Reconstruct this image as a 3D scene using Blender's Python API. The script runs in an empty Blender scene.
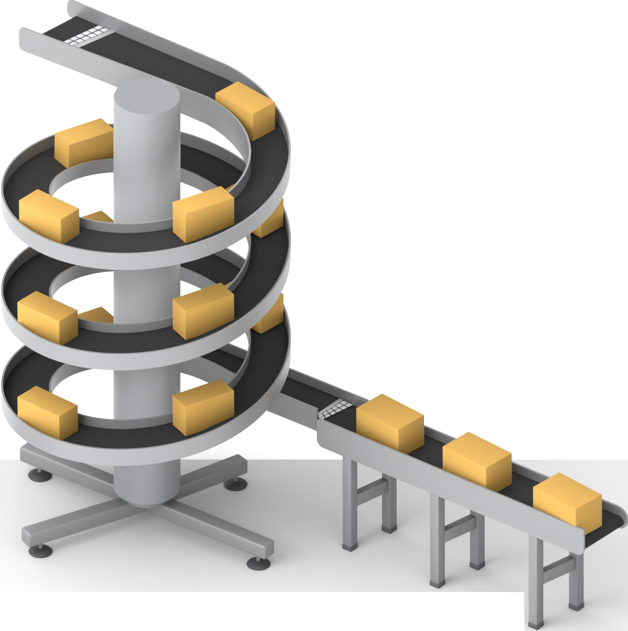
import bpy, bmesh, math
from mathutils import Vector, Matrix
scene = bpy.context.scene
COL = scene.collection
R = math.radians

# ---------------------------------------------------------------- units
U = 0.008                      # metres per drawing unit
S, CZ = 0.54, math.sqrt(1 - 0.54 ** 2)     # sine / cosine of the camera's pitch
X0, Y0 = 314.0, 519.0

def W(x, v, q):
    """x right, v depth (foreshortened), q height (foreshortened) -> metres"""
    return Vector(((x - X0) * U, v / S * U, q / CZ * U))

# ---------------------------------------------------------------- materials
def nodes(name):
    m = bpy.data.materials.new(name); m.use_nodes = True
    nt = m.node_tree
    return m, nt, nt.nodes['Principled BSDF']

def metal(name, col, rough=0.42, metallic=0.35, var=0.05):
    m, nt, b = nodes(name)
    tc = nt.nodes.new('ShaderNodeTexCoord')
    mp = nt.nodes.new('ShaderNodeMapping'); mp.inputs['Scale'].default_value = (3, 3, 60)
    nz = nt.nodes.new('ShaderNodeTexNoise'); nz.inputs['Scale'].default_value = 4; nz.inputs['Detail'].default_value = 6
    nt.links.new(tc.outputs['Object'], mp.inputs['Vector']); nt.links.new(mp.outputs['Vector'], nz.inputs['Vector'])
    r = nt.nodes.new('ShaderNodeMapRange')
    r.inputs['To Min'].default_value = rough - 0.05; r.inputs['To Max'].default_value = rough + 0.08
    nt.links.new(nz.outputs['Fac'], r.inputs['Value']); nt.links.new(r.outputs['Result'], b.inputs['Roughness'])
    mx = nt.nodes.new('ShaderNodeMix'); mx.data_type = 'RGBA'
    mx.inputs['A'].default_value = tuple(c * (1 - var) for c in col) + (1,)
    mx.inputs['B'].default_value = tuple(c * (1 + var) for c in col) + (1,)
    nt.links.new(nz.outputs['Fac'], mx.inputs['Factor']); nt.links.new(mx.outputs['Result'], b.inputs['Base Color'])
    b.inputs['Metallic'].default_value = metallic
    return m

def matte(name, col, rough=0.7, var=0.05, scale=30.0, spec=0.3, bump=0.0, stretch=(1, 1, 1)):
    m, nt, b = nodes(name)
    tc = nt.nodes.new('ShaderNodeTexCoord')
    mp = nt.nodes.new('ShaderNodeMapping'); mp.inputs['Scale'].default_value = stretch
    nz = nt.nodes.new('ShaderNodeTexNoise'); nz.inputs['Scale'].default_value = scale; nz.inputs['Detail'].default_value = 5
    nt.links.new(tc.outputs['Object'], mp.inputs['Vector']); nt.links.new(mp.outputs['Vector'], nz.inputs['Vector'])
    mx = nt.nodes.new('ShaderNodeMix'); mx.data_type = 'RGBA'
    mx.inputs['A'].default_value = tuple(c * (1 - var) for c in col) + (1,)
    mx.inputs['B'].default_value = tuple(c * (1 + var) for c in col) + (1,)
    nt.links.new(nz.outputs['Fac'], mx.inputs['Factor']); nt.links.new(mx.outputs['Result'], b.inputs['Base Color'])
    b.inputs['Roughness'].default_value = rough
    b.inputs['Specular IOR Level'].default_value = spec
    if bump:
        bp = nt.nodes.new('ShaderNodeBump'); bp.inputs['Strength'].default_value = bump; bp.inputs['Distance'].default_value = 0.002
        nt.links.new(nz.outputs['Fac'], bp.inputs['Height']); nt.links.new(bp.outputs['Normal'], b.inputs['Normal'])
    return m

M_RAIL = metal('brushed_steel', (0.222, 0.225, 0.232), 0.34, 0.35)
M_COL = metal('column_steel', (0.215, 0.223, 0.231), 0.45, 0.25, 0.02)
M_ARM = metal('arm_steel', (0.195, 0.195, 0.202), 0.45, 0.3)
M_LEG = metal('leg_steel', (0.195, 0.195, 0.203), 0.45, 0.3)
M_CAP = matte('dark_cap', (0.07, 0.07, 0.075), 0.6)
M_PAD = matte('dark_rubber_pad', (0.035, 0.035, 0.038), 0.55)
M_BELT = matte('black_belt', (0.021, 0.021, 0.022), 0.85, 0.08, 90, 0.12, 0.15)
M_CARD = matte('cardboard', (0.41, 0.238, 0.055), 0.8, 0.05, 14, 0.2, 0.05, (1, 1, 7))
M_ROLL = matte('white_plastic', (0.42, 0.425, 0.44), 0.5)
M_BAR = metal('light_bar', (0.34, 0.34, 0.35), 0.4, 0.3)
M_FLOOR = matte('grey_floor', (0.475, 0.475, 0.48), 0.75, 0.012, 3, 0.2)
M_GROUND = matte('white_studio_ground', (0.88, 0.88, 0.88), 0.9, 0.0, 3, 0.1)

# ---------------------------------------------------------------- object helpers
def empty(name, loc=(0, 0, 0)):
    o = bpy.data.objects.new(name, None); COL.objects.link(o)
    o.location = loc; o.empty_display_size = 0.1
    return o

def tag(o, label=None, cat=None, group=None, kind=None):
    for k, v in (('label', label), ('category', cat), ('group', group), ('kind', kind)):
        if v: o[k] = v
    return o

def mesh_obj(name, verts, faces, mat, parent=None, smooth=True, angle=35, bevel=0.0, segs=2):
    me = bpy.data.meshes.new(name)
    bm = bmesh.new()
    vs = [bm.verts.new(v) for v in verts]
    for f in faces:
        try: bm.faces.new([vs[i] for i in f])
        except ValueError: pass
    bmesh.ops.recalc_face_normals(bm, faces=bm.faces)
    if bevel:
        es = [e for e in bm.edges if len(e.link_faces) == 2 and e.calc_face_angle(0) > R(angle)]
        bmesh.ops.bevel(bm, geom=es, offset=bevel, segments=segs, profile=0.5, affect='EDGES', clamp_overlap=True)
    for f in bm.faces: f.smooth = smooth
    bm.to_mesh(me); bm.free()
    if smooth: me.set_sharp_from_angle(angle=R(angle))
    me.materials.append(mat)
    o = bpy.data.objects.new(name, me); COL.objects.link(o)
    if parent is not None:
        o.parent = parent
        o.matrix_parent_inverse = Matrix.Translation(-Vector(parent.location))
    return o

def sweep(rings, closed=True, caps=True):
    n = len(rings[0]); verts = [p for r in rings for p in r]; faces = []
    for i in range(len(rings) - 1):
        for j in range(n if closed else n - 1):
            k = (j + 1) % n
            faces.append((i * n + j, i * n + k, (i + 1) * n + k, (i + 1) * n + j))
    if caps:
        faces.append(tuple(range(n))); faces.append(tuple((len(rings) - 1) * n + j for j in range(n)))
    return verts, faces

def beam(name, a, b, w, h, mat, parent, bevel=0.002, segs=2):
    """horizontal beam from a to b (centre line), width w, height h"""
    a, b = Vector(a), Vector(b); d = (b - a).normalized()
    side = Vector((-d.y, d.x, 0)).normalized() * w / 2; up = Vector((0, 0, h / 2))
    r = [[p + side + up, p - side + up, p - side - up, p + side - up] for p in (a, b)]
    v, f = sweep(r)
    return mesh_obj(name, v, f, mat, parent, bevel=bevel, segs=segs)

def prism(name, cx, cy, z0, z1, ax, ay, mat, parent, bevel=0.002, segs=2):
    """upright post with plan half-axes ax, ay (2D vectors)"""
    ring = []
    for sx, sy in ((-1, -1), (1, -1), (1, 1), (-1, 1)):
        ring.append((cx + ax[0] * sx + ay[0] * sy, cy + ax[1] * sx + ay[1] * sy))
    v, f = sweep([[Vector((x, y, z)) for x, y in ring] for z in (z0, z1)])
    return mesh_obj(name, v, f, mat, parent, bevel=bevel, segs=segs)

def lathe(name, c, prof, mat, parent, n=64, ky=1.0, angle=35):
    rings = []
    for r, z in prof:
        rings.append([Vector((c.x + r * math.cos(2 * math.pi * i / n), c.y + ky * r * math.sin(2 * math.pi * i / n), z)) for i in range(n)])
    v, f = sweep(rings)
    return mesh_obj(name, v, f, mat, parent, angle=angle)

def interp(t, pts):
    """monotone-ish cubic (Catmull-Rom) through pts"""
    if t <= pts[0][0]: return pts[0][1]
    if t >= pts[-1][0]: return pts[-1][1]
    for i in range(len(pts) - 1):
        if pts[i][0] <= t <= pts[i + 1][0]: break
    x0, y0 = pts[i]; x1, y1 = pts[i + 1]
    def slope(k):
        if k == 0: return (pts[1][1] - pts[0][1]) / (pts[1][0] - pts[0][0])
        if k == len(pts) - 1: return (pts[-1][1] - pts[-2][1]) / (pts[-1][0] - pts[-2][0])
        return (pts[k + 1][1] - pts[k - 1][1]) / (pts[k + 1][0] - pts[k - 1][0])
    m0, m1 = slope(i), slope(i + 1); h = x1 - x0; u = (t - x0) / h
    return (2*u**3 - 3*u**2 + 1) * y0 + (u**3 - 2*u**2 + u) * h * m0 + (-2*u**3 + 3*u**2) * y1 + (u**3 - u**2) * h * m1

# ---------------------------------------------------------------- the setting
def slab(name, pts, z0, z1, mat):
    v, f = sweep([[Vector((x, y, z)) for x, y in pts] for z in (z0, z1)])
    o = mesh_obj(name, v, f, mat, smooth=False)
    return o
g = slab('ground', [(-60, -60), (60, -60), (60, 60), (-60, 60)], -0.12, -0.004, M_GROUND); tag(g, kind='structure')
def gp(x, y): p = W(x, Y0 - y, 0); return (p.x, p.y)
fl = slab('floor', [gp(-330, 459.5), gp(930, 459.5), gp(930, 820), gp(524, 820), gp(524, 592), gp(-330, 592)], -0.02, 0.0, M_FLOOR)
tag(fl, kind='structure')

# ---------------------------------------------------------------- spiral conveyor
TH0 = 56.0
CO, RO = 146.0, 143.0
CI, RI = 150.0, 101.0
BPTS = [(0, 151), (.08, 156), (.41, 176.5), (.66, 199.8), (.79, 213.5), (1.0, 234.5), (1.41, 276), (1.66, 301.2), (2.0, 333), (2.41, 372),
        (2.66, 396), (2.85, 408.5), (3.0, 413)]
def KO(n): return interp(n, [(0, .610), (2.6, .610), (2.8, .575), (3.0, .515)])
def KI(n): return interp(n, [(0, .550), (2.7, .550), (3.0, .535)])
def HX(n): return interp(n, [(-.5, 0), (0, 10), (.1, 10), (.2, 5), (.32, 0), (3.5, 0)])
def station(n):
    th = R(TH0 - 360 * n); q = Y0 - interp(n, BPTS)
    o = (CO + RO * math.cos(th), RO * KO(n) * math.sin(th), q)
    i = (CI + RI * math.cos(th), RI * KI(n) * math.sin(th), q)
    return o, (i[0], i[1] - HX(n), i[2])
HO = [(-.5, 13.5), (0, 13.5), (.1, 12.5), (.4, 11.5), (2.8, 11.5), (3.0, 9), (3.5, 9)]
DO = [(-.5, 4), (0, 4.5), (3.0, 5), (3.2, 8), (3.5, 8)]
DI = [(-.5, 14), (-.25, 15), (0, 18), (.1, 20), (.19, 15), (.30, 6), (.4, 4.5), (2.7, 4.5), (2.9, 10), (3.05, 13), (3.5, 13)]

stations = []                    # (n, outer, inner)
o0, i0 = station(0)
OE, IE = (67.0, 139.0, o0[2]), (20.0, 116.5, i0[2])
N1 = 60
for k in range(N1):
    t = 1 - k / N1
    stations.append((-.5 * t, tuple(a + (b - a) * t for a, b in zip(o0, OE)), tuple(a + (b - a) * t for a, b in zip(i0, IE))))
N2 = 420
for k in range(N2 + 1):
    n = 3 * k / N2; a, b = station(n); stations.append((n, a, b))
o3, i3 = station(3)
QB = 106.0
def near1(x): return 3.2 - .415 * (x - 300)
def far1(x): return 36 - .408 * (x - 288)
OX, IX = 371.0, 318.2
N3 = 60
for k in range(1, N3 + 1):
    t = k / N3
    xo = o3[0] + (OX - o3[0]) * t; xi = i3[0] + (IX - i3[0]) * t
    w = min(1, t * 3); w = w * w * (3 - 2 * w)
    vo = o3[1] - .408 * (xo - o3[0]); vi = i3[1] - .40 * (xi - i3[0])
    stations.append((3 + .5 * t, (xo, vo * (1 - w) + far1(xo) * w, QB), (xi, vi * (1 - w) + near1(xi) * w, QB)))

spiral = empty('spiral_conveyor', W(147, 0, 0))
tag(spiral, 'steel spiral conveyor with black belt winding down three coils round a thick grey column', 'spiral conveyor')

def rail(name, side, H, D, thick, mat, parent, r_end=6.0, r_tail=6.0, lo=0, hi=None):
    st = stations[lo:hi]
    pts = [Vector(W(*s[side])) for s in st]
    # arc length for rounding both ends
    L = [0]
    for a, b in zip(pts, pts[1:]): L.append(L[-1] + (b - a).length / U)
    rings = []
    # add extra samples near the ends
    dens = [0, .4, 1.2, 2.4, 4, r_end]
    samples = [('L', d) for d in dens] + [('S', k) for k in range(len(pts)) if r_end + 1 < L[k] < L[-1] - r_tail - 1] + [('L', L[-1] - d * r_tail / r_end) for d in reversed(dens)]
    def at(l):
        for k in range(len(L) - 1):
            if L[k] <= l <= L[k + 1] + 1e-6:
                t = (l - L[k]) / (L[k + 1] - L[k]); return pts[k].lerp(pts[k + 1], t), st[k][0] + (st[k + 1][0] - st[k][0]) * t, (pts[k + 1] - pts[k])
    for kind, val in samples:
        if kind == 'S':
            k = val; p = pts[k]; n = st[k][0]; d = pts[k + 1] - pts[k - 1]; l = L[k]
        else:
            p, n, d = at(min(max(val, 0), L[-1])); l = val
        nrm = Vector((-d.y, d.x, 0)).normalized()       # points left of travel = outwards for the outer rail
        out = nrm if side == 1 else -nrm
        e, rr = (l, r_end) if l < L[-1] / 2 else (L[-1] - l, r_tail); cut = 0
        if e < rr: cut = rr - math.sqrt(max(0, rr ** 2 - (rr - e) ** 2))
        sgn = -1 if side == 2 else 1
        t = nrm * thick * U * sgn
        up = Vector((0, 0, (H(n) - cut) / CZ * U)); dn = Vector((0, 0, -(D(n) - cut * .9) / CZ * U))
        rings.append([p + up, p + t + up, p + t + dn, p + dn])
    v, f = sweep(rings)
    return mesh_obj(name, v, f, mat, parent, angle=40)

rail('outer_rail', 1, lambda n: interp(n, HO), lambda n: interp(n, DO), 2.0, M_RAIL, spiral)
rail('inner_rail', 2, lambda n: 9 + HX(n), lambda n: interp(n, DI) - HX(n), 2.0, M_RAIL, spiral, 6.0, .6)

# belt between the rails: from the upper tail end to the lower transfer strip
def lerp3(a, b, t): return tuple(x + (y - x) * t for x, y in zip(a, b))
def upline(xf, xn):
    tf = (o0[0] - xf) / (o0[0] - OE[0]); tn = (i0[0] - xn) / (i0[0] - IE[0])
    return lerp3(o0, OE, tf), lerp3(i0, IE, tn)
inset = 0.006
belt_pairs = [upline(77, 32)] + [upline(77 + (225.9 - 77) * k / 20, 32 + (206 - 32) * k / 20) for k in range(1, 20)]
belt_pairs += [(s[1], s[2]) for s in stations if s[0] >= 0 and s[0] <= 3.0]
for k in range(1, 21):
    t = k / 20; xo = o3[0] + (345 - o3[0]) * t; xi = i3[0] + (318.4 - i3[0]) * t
    w = min(1, t * 3); w = w * w * (3 - 2 * w)
    belt_pairs.append(((xo, (o3[1] - .408 * (xo - o3[0])) * (1 - w) + far1(xo) * w, QB), (xi, (i3[1] - .40 * (xi - i3[0])) * (1 - w) + near1(xi) * w, QB)))
def belt_mesh(pairs, thick, nose, name, mat, parent):
    top = []
    for a, b in pairs:
        A, B = W(*a), W(*b); d = (B - A).normalized() * -0.003
        top.append((A + d, B - d))
    rings = []
    T = thick * U / CZ
    def nosepts(p0, p1):                       # half-round nose beyond the first pair
        dirn = [(p0[j] - p1[j]).normalized() for j in (0, 1)]
        out = []
        for q in range(0, 9):
            a = math.pi / 2 * q / 8
            out.append((math.cos(a), math.sin(a), dirn))
        return out
    if nose:
        for ca, sa, dr in nosepts(top[0], top[1]):
            # from tip to top
            r = T / 2
            ring = []
            for j in (0, 1):
                ring.append(top[0][j] + dr[j] * (ca * r) + Vector((0, 0, -r + sa * r)))
            ring2 = [top[0][1] + dr[1] * (ca * r) + Vector((0, 0, -r - sa * r - 0.0004)), top[0][0] + dr[0] * (ca * r) + Vector((0, 0, -r - sa * r - 0.0004))]
            rings.append(ring + ring2)
    start = 1 if nose else 0
    for A, B in top[start:]:
        rings.append([A, B, B - Vector((0, 0, T)), A - Vector((0, 0, T))])
    v, f = sweep(rings)
    return mesh_obj(name, v, f, mat, parent, angle=50)
belt_mesh(belt_pairs, 4.0, True, 'belt', M_BELT, spiral)

# transfer strip: a steel bar and two rows of white rollers laid across a belt
def strip(parent, fa, na, fb, nb, fc, nc, cols, lift, bar_first):
    """edge lines a|b bound the rollers, b|c the bar; each a pair far / near point (x, v, q)"""
    root = None
    zz = Vector((0, 0, lift))
    def quad(p, q, r, s, name, mat, par, h, bev):
        base = [p, q, r, s]
        v, f = sweep([[x + zz for x in base], [x + zz + Vector((0, 0, h)) for x in base]])
        return mesh_obj(name, v, f, mat, par, bevel=bev, segs=2)
    FA, NA, FB, NB, FC, NC = [W(*p) for p in (fa, na, fb, nb, fc, nc)]
    bar = quad(FB, FC, NC, NB, 'transfer_bar', M_BAR, parent, 0.006, 0.0015)
    for r in range(2):
        for c in range(cols):
            def pt(u, w):      # u across rows, w along strip
                return FA.lerp(FB, u).lerp(NA.lerp(NB, u), w)
            u0, u1 = r / 2 + .05, (r + 1) / 2 - .06
            w0, w1 = (c + .09) / cols, (c + .91) / cols
            o = quad(pt(u0, w0), pt(u1, w0), pt(u1, w1), pt(u0, w1), 'roller', M_ROLL, bar, 0.005, 0.0012)
    return bar
pa, pb, pc = upline(99, 50.5), upline(110.5, 60.5), upline(115.5, 65.5)
strip(spiral, pa[0], pa[1], pb[0], pb[1], pc[0], pc[1], 8, 0.001, False)

# column
c0 = W(147, 0, 0)
lathe('column', c0, [(33.5 * U, 33 / CZ * U), (33.5 * U, 422.2 / CZ * U), (33.1 * U, 423 / CZ * U)], M_COL, spiral, n=128, ky=1.04)

lathe('base_hub', c0, [(25 * U, 25 / CZ * U), (25 * U, 33.5 / CZ * U)], M_ARM, spiral, n=96, ky=1.04)
armi = 0
# four base arms with levelling feet
for fx, fy, ex, flen in ((40, 476, 24, 1), (40.5, 552, 25, 1), (258.5, 564.5, 270, 1), (235.5, 485, 243.5, 1)):
    foot = W(fx, Y0 - fy, 0)
    d = (foot - c0); d.z = 0
    tip = c0 + d * ((ex - 147) / (fx - 147))
    z0, z1 = (12 / CZ * U) + 0.0007 * armi, 26 / CZ * U
    z1 -= 0.0015 * armi; armi += 1
    zc = Vector((0, 0, (z0 + z1) / 2 ))
    start = c0 + d.normalized() * 0.02
    arm = beam('base_arm', start + zc, tip + zc, 17 * U, z1 - z0, M_ARM, spiral, bevel=0.018, segs=4)
    def sub(o): return o
    sub(lathe('foot_stem', foot, [(2.2 * U, 3 / CZ * U), (2.2 * U, z0 + 0.002)], M_ARM, arm, n=24))
    sub(lathe('foot_pad', foot, [(11.5 * U, 0.001), (12 * U, 1.2 * U), (11 * U, 2.4 * U), (8 * U, 4.2 * U), (3.5 * U, 5.4 * U)], M_PAD, arm, n=48, angle=60))

# ---------------------------------------------------------------- straight belt conveyor
HN, HF = 14.0, 8.0
def near2(x): return -30.5 - .42 * (x - 347)
def far2(x): return -22.5 - .415 * (x - 427)
NS, NE, FS, FE = 318.0, 585.0, 352.0, 627.0
conv = empty('belt_conveyor', W(470, (near2(450) + far2(490)) / 2, 0))
tag(conv, 'straight belt conveyor on three pairs of grey steel legs, carrying three boxes', 'belt conveyor')

def plate(name, xs, fn, hT, dB, thick, side, corner, mat, parent):
    """straight side rail: an outline in its own plane with rounded corners, then thickened"""
    (x0, x1) = xs
    A, B = W(x0, fn(x0), QB), W(x1, fn(x1), QB); L = (B - A).length / U; d = (B - A).normalized()
    top, bot = hT / CZ, -dB / CZ
    out = []
    def arc(cx, cy, r, a0, a1):
        if r <= .01: out.append((cx, cy)); return
        for k in range(9):
            a = R(a0 + (a1 - a0) * k / 8); out.append((cx + r * math.cos(a), cy + r * math.sin(a)))
    tl, bl, br, tr = corner
    arc(tl, top - tl, tl, 90, 180); arc(bl, bot + bl, bl, 180, 270); arc(L - br, bot + br, br, 270, 360); arc(L - tr, top - tr, tr, 0, 90)
    n = Vector((-d.y, d.x, 0)).normalized() * side * thick * U
    r0 = [A + d * (u * U) + Vector((0, 0, w * U)) for u, w in out]
    v, f = sweep([r0, [p + n for p in r0]])
    return mesh_obj(name, v, f, mat, parent, angle=30)
plate('side_rail', (NS, NE), near2, HN, 13, 2.2, -1, (4, 8, 9, .0), M_RAIL, conv)
plate('side_rail', (FS, FE), far2, HF, 13, 2.2, 1, (3, 8, 11, 13), M_RAIL, conv)

# belt loop with rounded noses
QL = QB - 0.45
def p2(xn, xf): return (xf, far2(xf), QL), (xn, near2(xn), QL)
prs = [p2(319.5 + (578.5 - 319.5) * k / 30, 322 + (619 - 322) * k / 30) for k in range(31)]
belt_mesh(list(reversed(prs)), 10.0, True, 'belt', M_BELT, conv)
strip(conv, (354, far2(354), QB), (320.0, -8.5, QB), (343.5, far2(343.5), QB), (318.0, -3.5, QB), (339.5, far2(339.5), QB), (316.0, -2.0, QB), 6, 0.002, True)

# legs in pairs joined by a cross bar
d2 = (W(500, near2(500), 0) - W(400, near2(400), 0)).normalized()
p2n = Vector((-d2.y, d2.x, 0))
ha = (d2.x * 5.3 * U, d2.y * 5.3 * U); hb = (p2n.x * 5.3 * U, p2n.y * 5.3 * U)
for xn, xf in ((347.5, 393), (435, 481), (533.5, 580)):
    a = W(xn, near2(xn) , 0) + p2n * 4 * U; b = W(xf, far2(xf), 0) - p2n * 6 * U
    for q, dz in ((a, 12.0), (b, 12.0)):
        leg = prism('leg', q.x, q.y, 5.5 * U, (QB - 3) / CZ * U, ha, hb, M_LEG, conv)
        cap = prism('foot_cap', q.x, q.y, 0.001, 5.5 * U, tuple(v * 1.06 for v in ha), tuple(v * 1.06 for v in hb), M_CAP, leg)
    zb = Vector((0, 0, 47 / CZ * U)); dd = (b - a).normalized() * 5.0 * U
    beam('cross_bar', a + dd + zb, b - dd + zb, 8 * U, 11.5 / CZ * U, M_LEG, conv)

# ---------------------------------------------------------------- boxes
def ortho(l, r, wt=.5):
    """make two plan vectors perpendicular by turning both the same amount"""
    al, ar = math.atan2(l.y, l.x), math.atan2(r.y, r.x)
    diff = (al - ar) % (2 * math.pi); e = math.pi / 2 - diff
    rot = lambda v, a: Vector((v.x * math.cos(a) - v.y * math.sin(a), v.x * math.sin(a) + v.y * math.cos(a)))
    return rot(l, e * (1 - wt)), rot(r, -e * wt)

def cardboard(center, ldir, rdir, normal, L, Rr, H, label, group):
    hx, hy = Rr / 2, L / 2
    v = []
    for z in (0, H):
        for sx, sy in ((-1, -1), (1, -1), (1, 1), (-1, 1)): v.append(Vector((sx * hx, sy * hy, z)))
    f = [(0, 1, 2, 3), (4, 5, 6, 7), (0, 1, 5, 4), (1, 2, 6, 5), (2, 3, 7, 6), (3, 0, 4, 7)]
    b = mesh_obj('cardboard_box', v, f, M_CARD, bevel=0.004, segs=2)
    n = normal.normalized(); x = Vector((rdir.x, rdir.y, 0)); x = (x - n * x.dot(n)).normalized(); y = n.cross(x)
    m = Matrix((x, y, n)).transposed().to_4x4(); m.translation = center + n * 0.001
    b.matrix_world = m
    tag(b, label, 'box', group)
    return b

def n_of(x, v, coil):
    th = math.degrees(math.atan2(v / .58, x - 148)); n = ((TH0 - th) / 360) % 1.0
    return n + coil
def ring_box(x, y, L, Rv, coil, h, label, tilt=.12, dq=1.0, wt=.5):
    v = 0
    for _ in range(60):
        q = Y0 - interp(n_of(x, v, coil), BPTS); v = .5 * v + .5 * (Y0 - y - q)
    p = Vector((x, v / S))
    l = Vector((L[0], -L[1] / S)); r = Vector((Rv[0], -Rv[1] / S))
    l2, r2 = ortho(l, r, wt)
    mid_meas = p + (l + r) / 2
    cx, cv = mid_meas.x, mid_meas.y * S
    n = n_of(cx, cv, coil); q = Y0 - interp(n, BPTS)
    # belt frame at the box
    a = [W(*lerp3(*station(n + e), .5)) for e in (-.01, .01)]
    o, i = station(n); radial = (W(*o) - W(*i)).normalized(); tang = (a[1] - a[0]).normalized()
    nrm = radial.cross(tang)
    if nrm.z < 0: nrm = -nrm
    nrm = (nrm.normalized() * tilt + Vector((0, 0, 1)) * (1 - tilt)).normalized(); q -= dq
    cardboard(W(cx, cv, q), l2, r2, nrm, l.length * U, r.length * U, h / CZ * U, label, 'boxes riding down the spiral')

names = ['top', 'middle', 'bottom']
A = [(188.4, 242, 0), (188.4, 339.7, 1), (188.4, 435.7, 2)]
B = [(60.5, 246.5, 0), (59, 348, 1), (59, 443, 2)]
Cb = [(71, 168, 0), (71.8, 261, 1), (71.8, 358, 2)]
D = [(252.5, 143.5, 0), (261, 241.5, 1), (261, 337, 2)]
for (x, y, c), nm in zip(A, names):
    ring_box(x, y, (-19.5, -9), (50, -14.5), c, 30, 'brown cardboard box on the front right of the %s coil of the spiral' % nm, .1, 1.5, .12)
for (x, y, c), nm in zip(B, names):
    ring_box(x, y, (-39.5, -21.5), (17.5, -12), c, 28, 'brown cardboard box on the front left of the %s coil of the spiral' % nm, .1, -.5)
for (x, y, c), nm in zip(Cb, ('back left of the top coil beside the column', 'back left of the middle coil, seen through the upper ring', 'back left of the bottom coil, seen through the middle ring')):
    ring_box(x, y, (-21, -9), (48, -14.5), c, 29, 'brown cardboard box on the ' + nm, .12, 1.0, .15)
for (x, y, c), nm in zip(D, ('where the top straight run bends into the spiral', 'at the right bend of the spiral, partly under the top coil', 'at the right bend of the spiral, partly under the middle coil')):
    ring_box(x, y, (-37, -20.5), (22, -12.5), c, 28, 'brown cardboard box ' + nm)

def flat_box(x, y, L, Rv, h, label):
    """x, y: bottom right corner"""
    v = Y0 - y - QB
    l = Vector((L[0], -L[1] / S)); r = Vector((Rv[0], -Rv[1] / S)); l2, r2 = ortho(l, r)
    c = Vector((x, v / S)) - r / 2 + l / 2; l = l * 1.05
    cardboard(W(c.x, c.y * S, QB), l2, r2, Vector((0, 0, 1)), l.length * U, r.length * U, h / CZ * U, label, 'boxes on the straight conveyor')
flat_box(427, 444, (-44.5, -18), (29, -13), 30, 'brown cardboard box on the straight conveyor nearest the white roller strip')
flat_box(514.5, 483, (-45.5, -18), (29, -13.5), 31, 'middle brown cardboard box of the three on the straight conveyor')
flat_box(605.5, 525, (-46, -18), (30, -12.5), 31.5, 'brown cardboard box at the open outer end of the straight conveyor')

# ---------------------------------------------------------------- camera
cam = bpy.data.cameras.new('camera'); co = bpy.data.objects.new('camera', cam); COL.objects.link(co)
cam.type = 'ORTHO'; cam.ortho_scale = 631 * U
pitch = math.asin(S)
fwd = Vector((0, math.cos(pitch), -math.sin(pitch)))
tgt = Vector((0, 0, (Y0 - 315.5) / CZ * U))
co.location = tgt - fwd * 14
co.rotation_euler = (math.pi / 2 - pitch, 0, 0)
cam.clip_start = 0.1; cam.clip_end = 300
scene.camera = co

# ---------------------------------------------------------------- light
DOME = (0.25, 3.1)
w = bpy.data.worlds.new('World'); scene.world = w; w.use_nodes = True
nt = w.node_tree; bg = nt.nodes['Background']
# a soft white studio dome: brightest overhead to the left, dim low on the right
tc = nt.nodes.new('ShaderNodeTexCoord')
dt = nt.nodes.new('ShaderNodeVectorMath'); dt.operation = 'DOT_PRODUCT'
dt.inputs[1].default_value = Vector((-.62, -.5, .66)).normalized()
mr = nt.nodes.new('ShaderNodeMapRange')
mr.inputs['From Min'].default_value = -.35; mr.inputs['From Max'].default_value = 1
mr.inputs['To Min'].default_value = DOME[0]; mr.inputs['To Max'].default_value = DOME[1]
nt.links.new(tc.outputs['Generated'], dt.inputs[0]); nt.links.new(dt.outputs['Value'], mr.inputs['Value'])
bg.inputs['Color'].default_value = (1, 1, 1, 1); nt.links.new(mr.outputs['Result'], bg.inputs['Strength'])

def area(name, loc, target, size, power):
    l = bpy.data.lights.new(name, 'AREA'); l.shape = 'SQUARE'; l.size = size; l.energy = power
    o = bpy.data.objects.new(name, l); COL.objects.link(o); o.location = loc
    o.rotation_euler = (Vector(target) - Vector(loc)).to_track_quat('-Z', 'Y').to_euler()
    return o
area('key_softbox', (-9.5, -8.0, 12.0), (0.3, 0.3, 0.8), 8.0, 1300)

scene.render.engine = 'CYCLES'
scene.view_settings.view_transform = 'Standard'
scene.view_settings.look = 'None'
scene.view_settings.exposure = 0
scene.view_settings.gamma = 1
scene.cycles.max_bounces = 8
scene.cycles.diffuse_bounces = 5
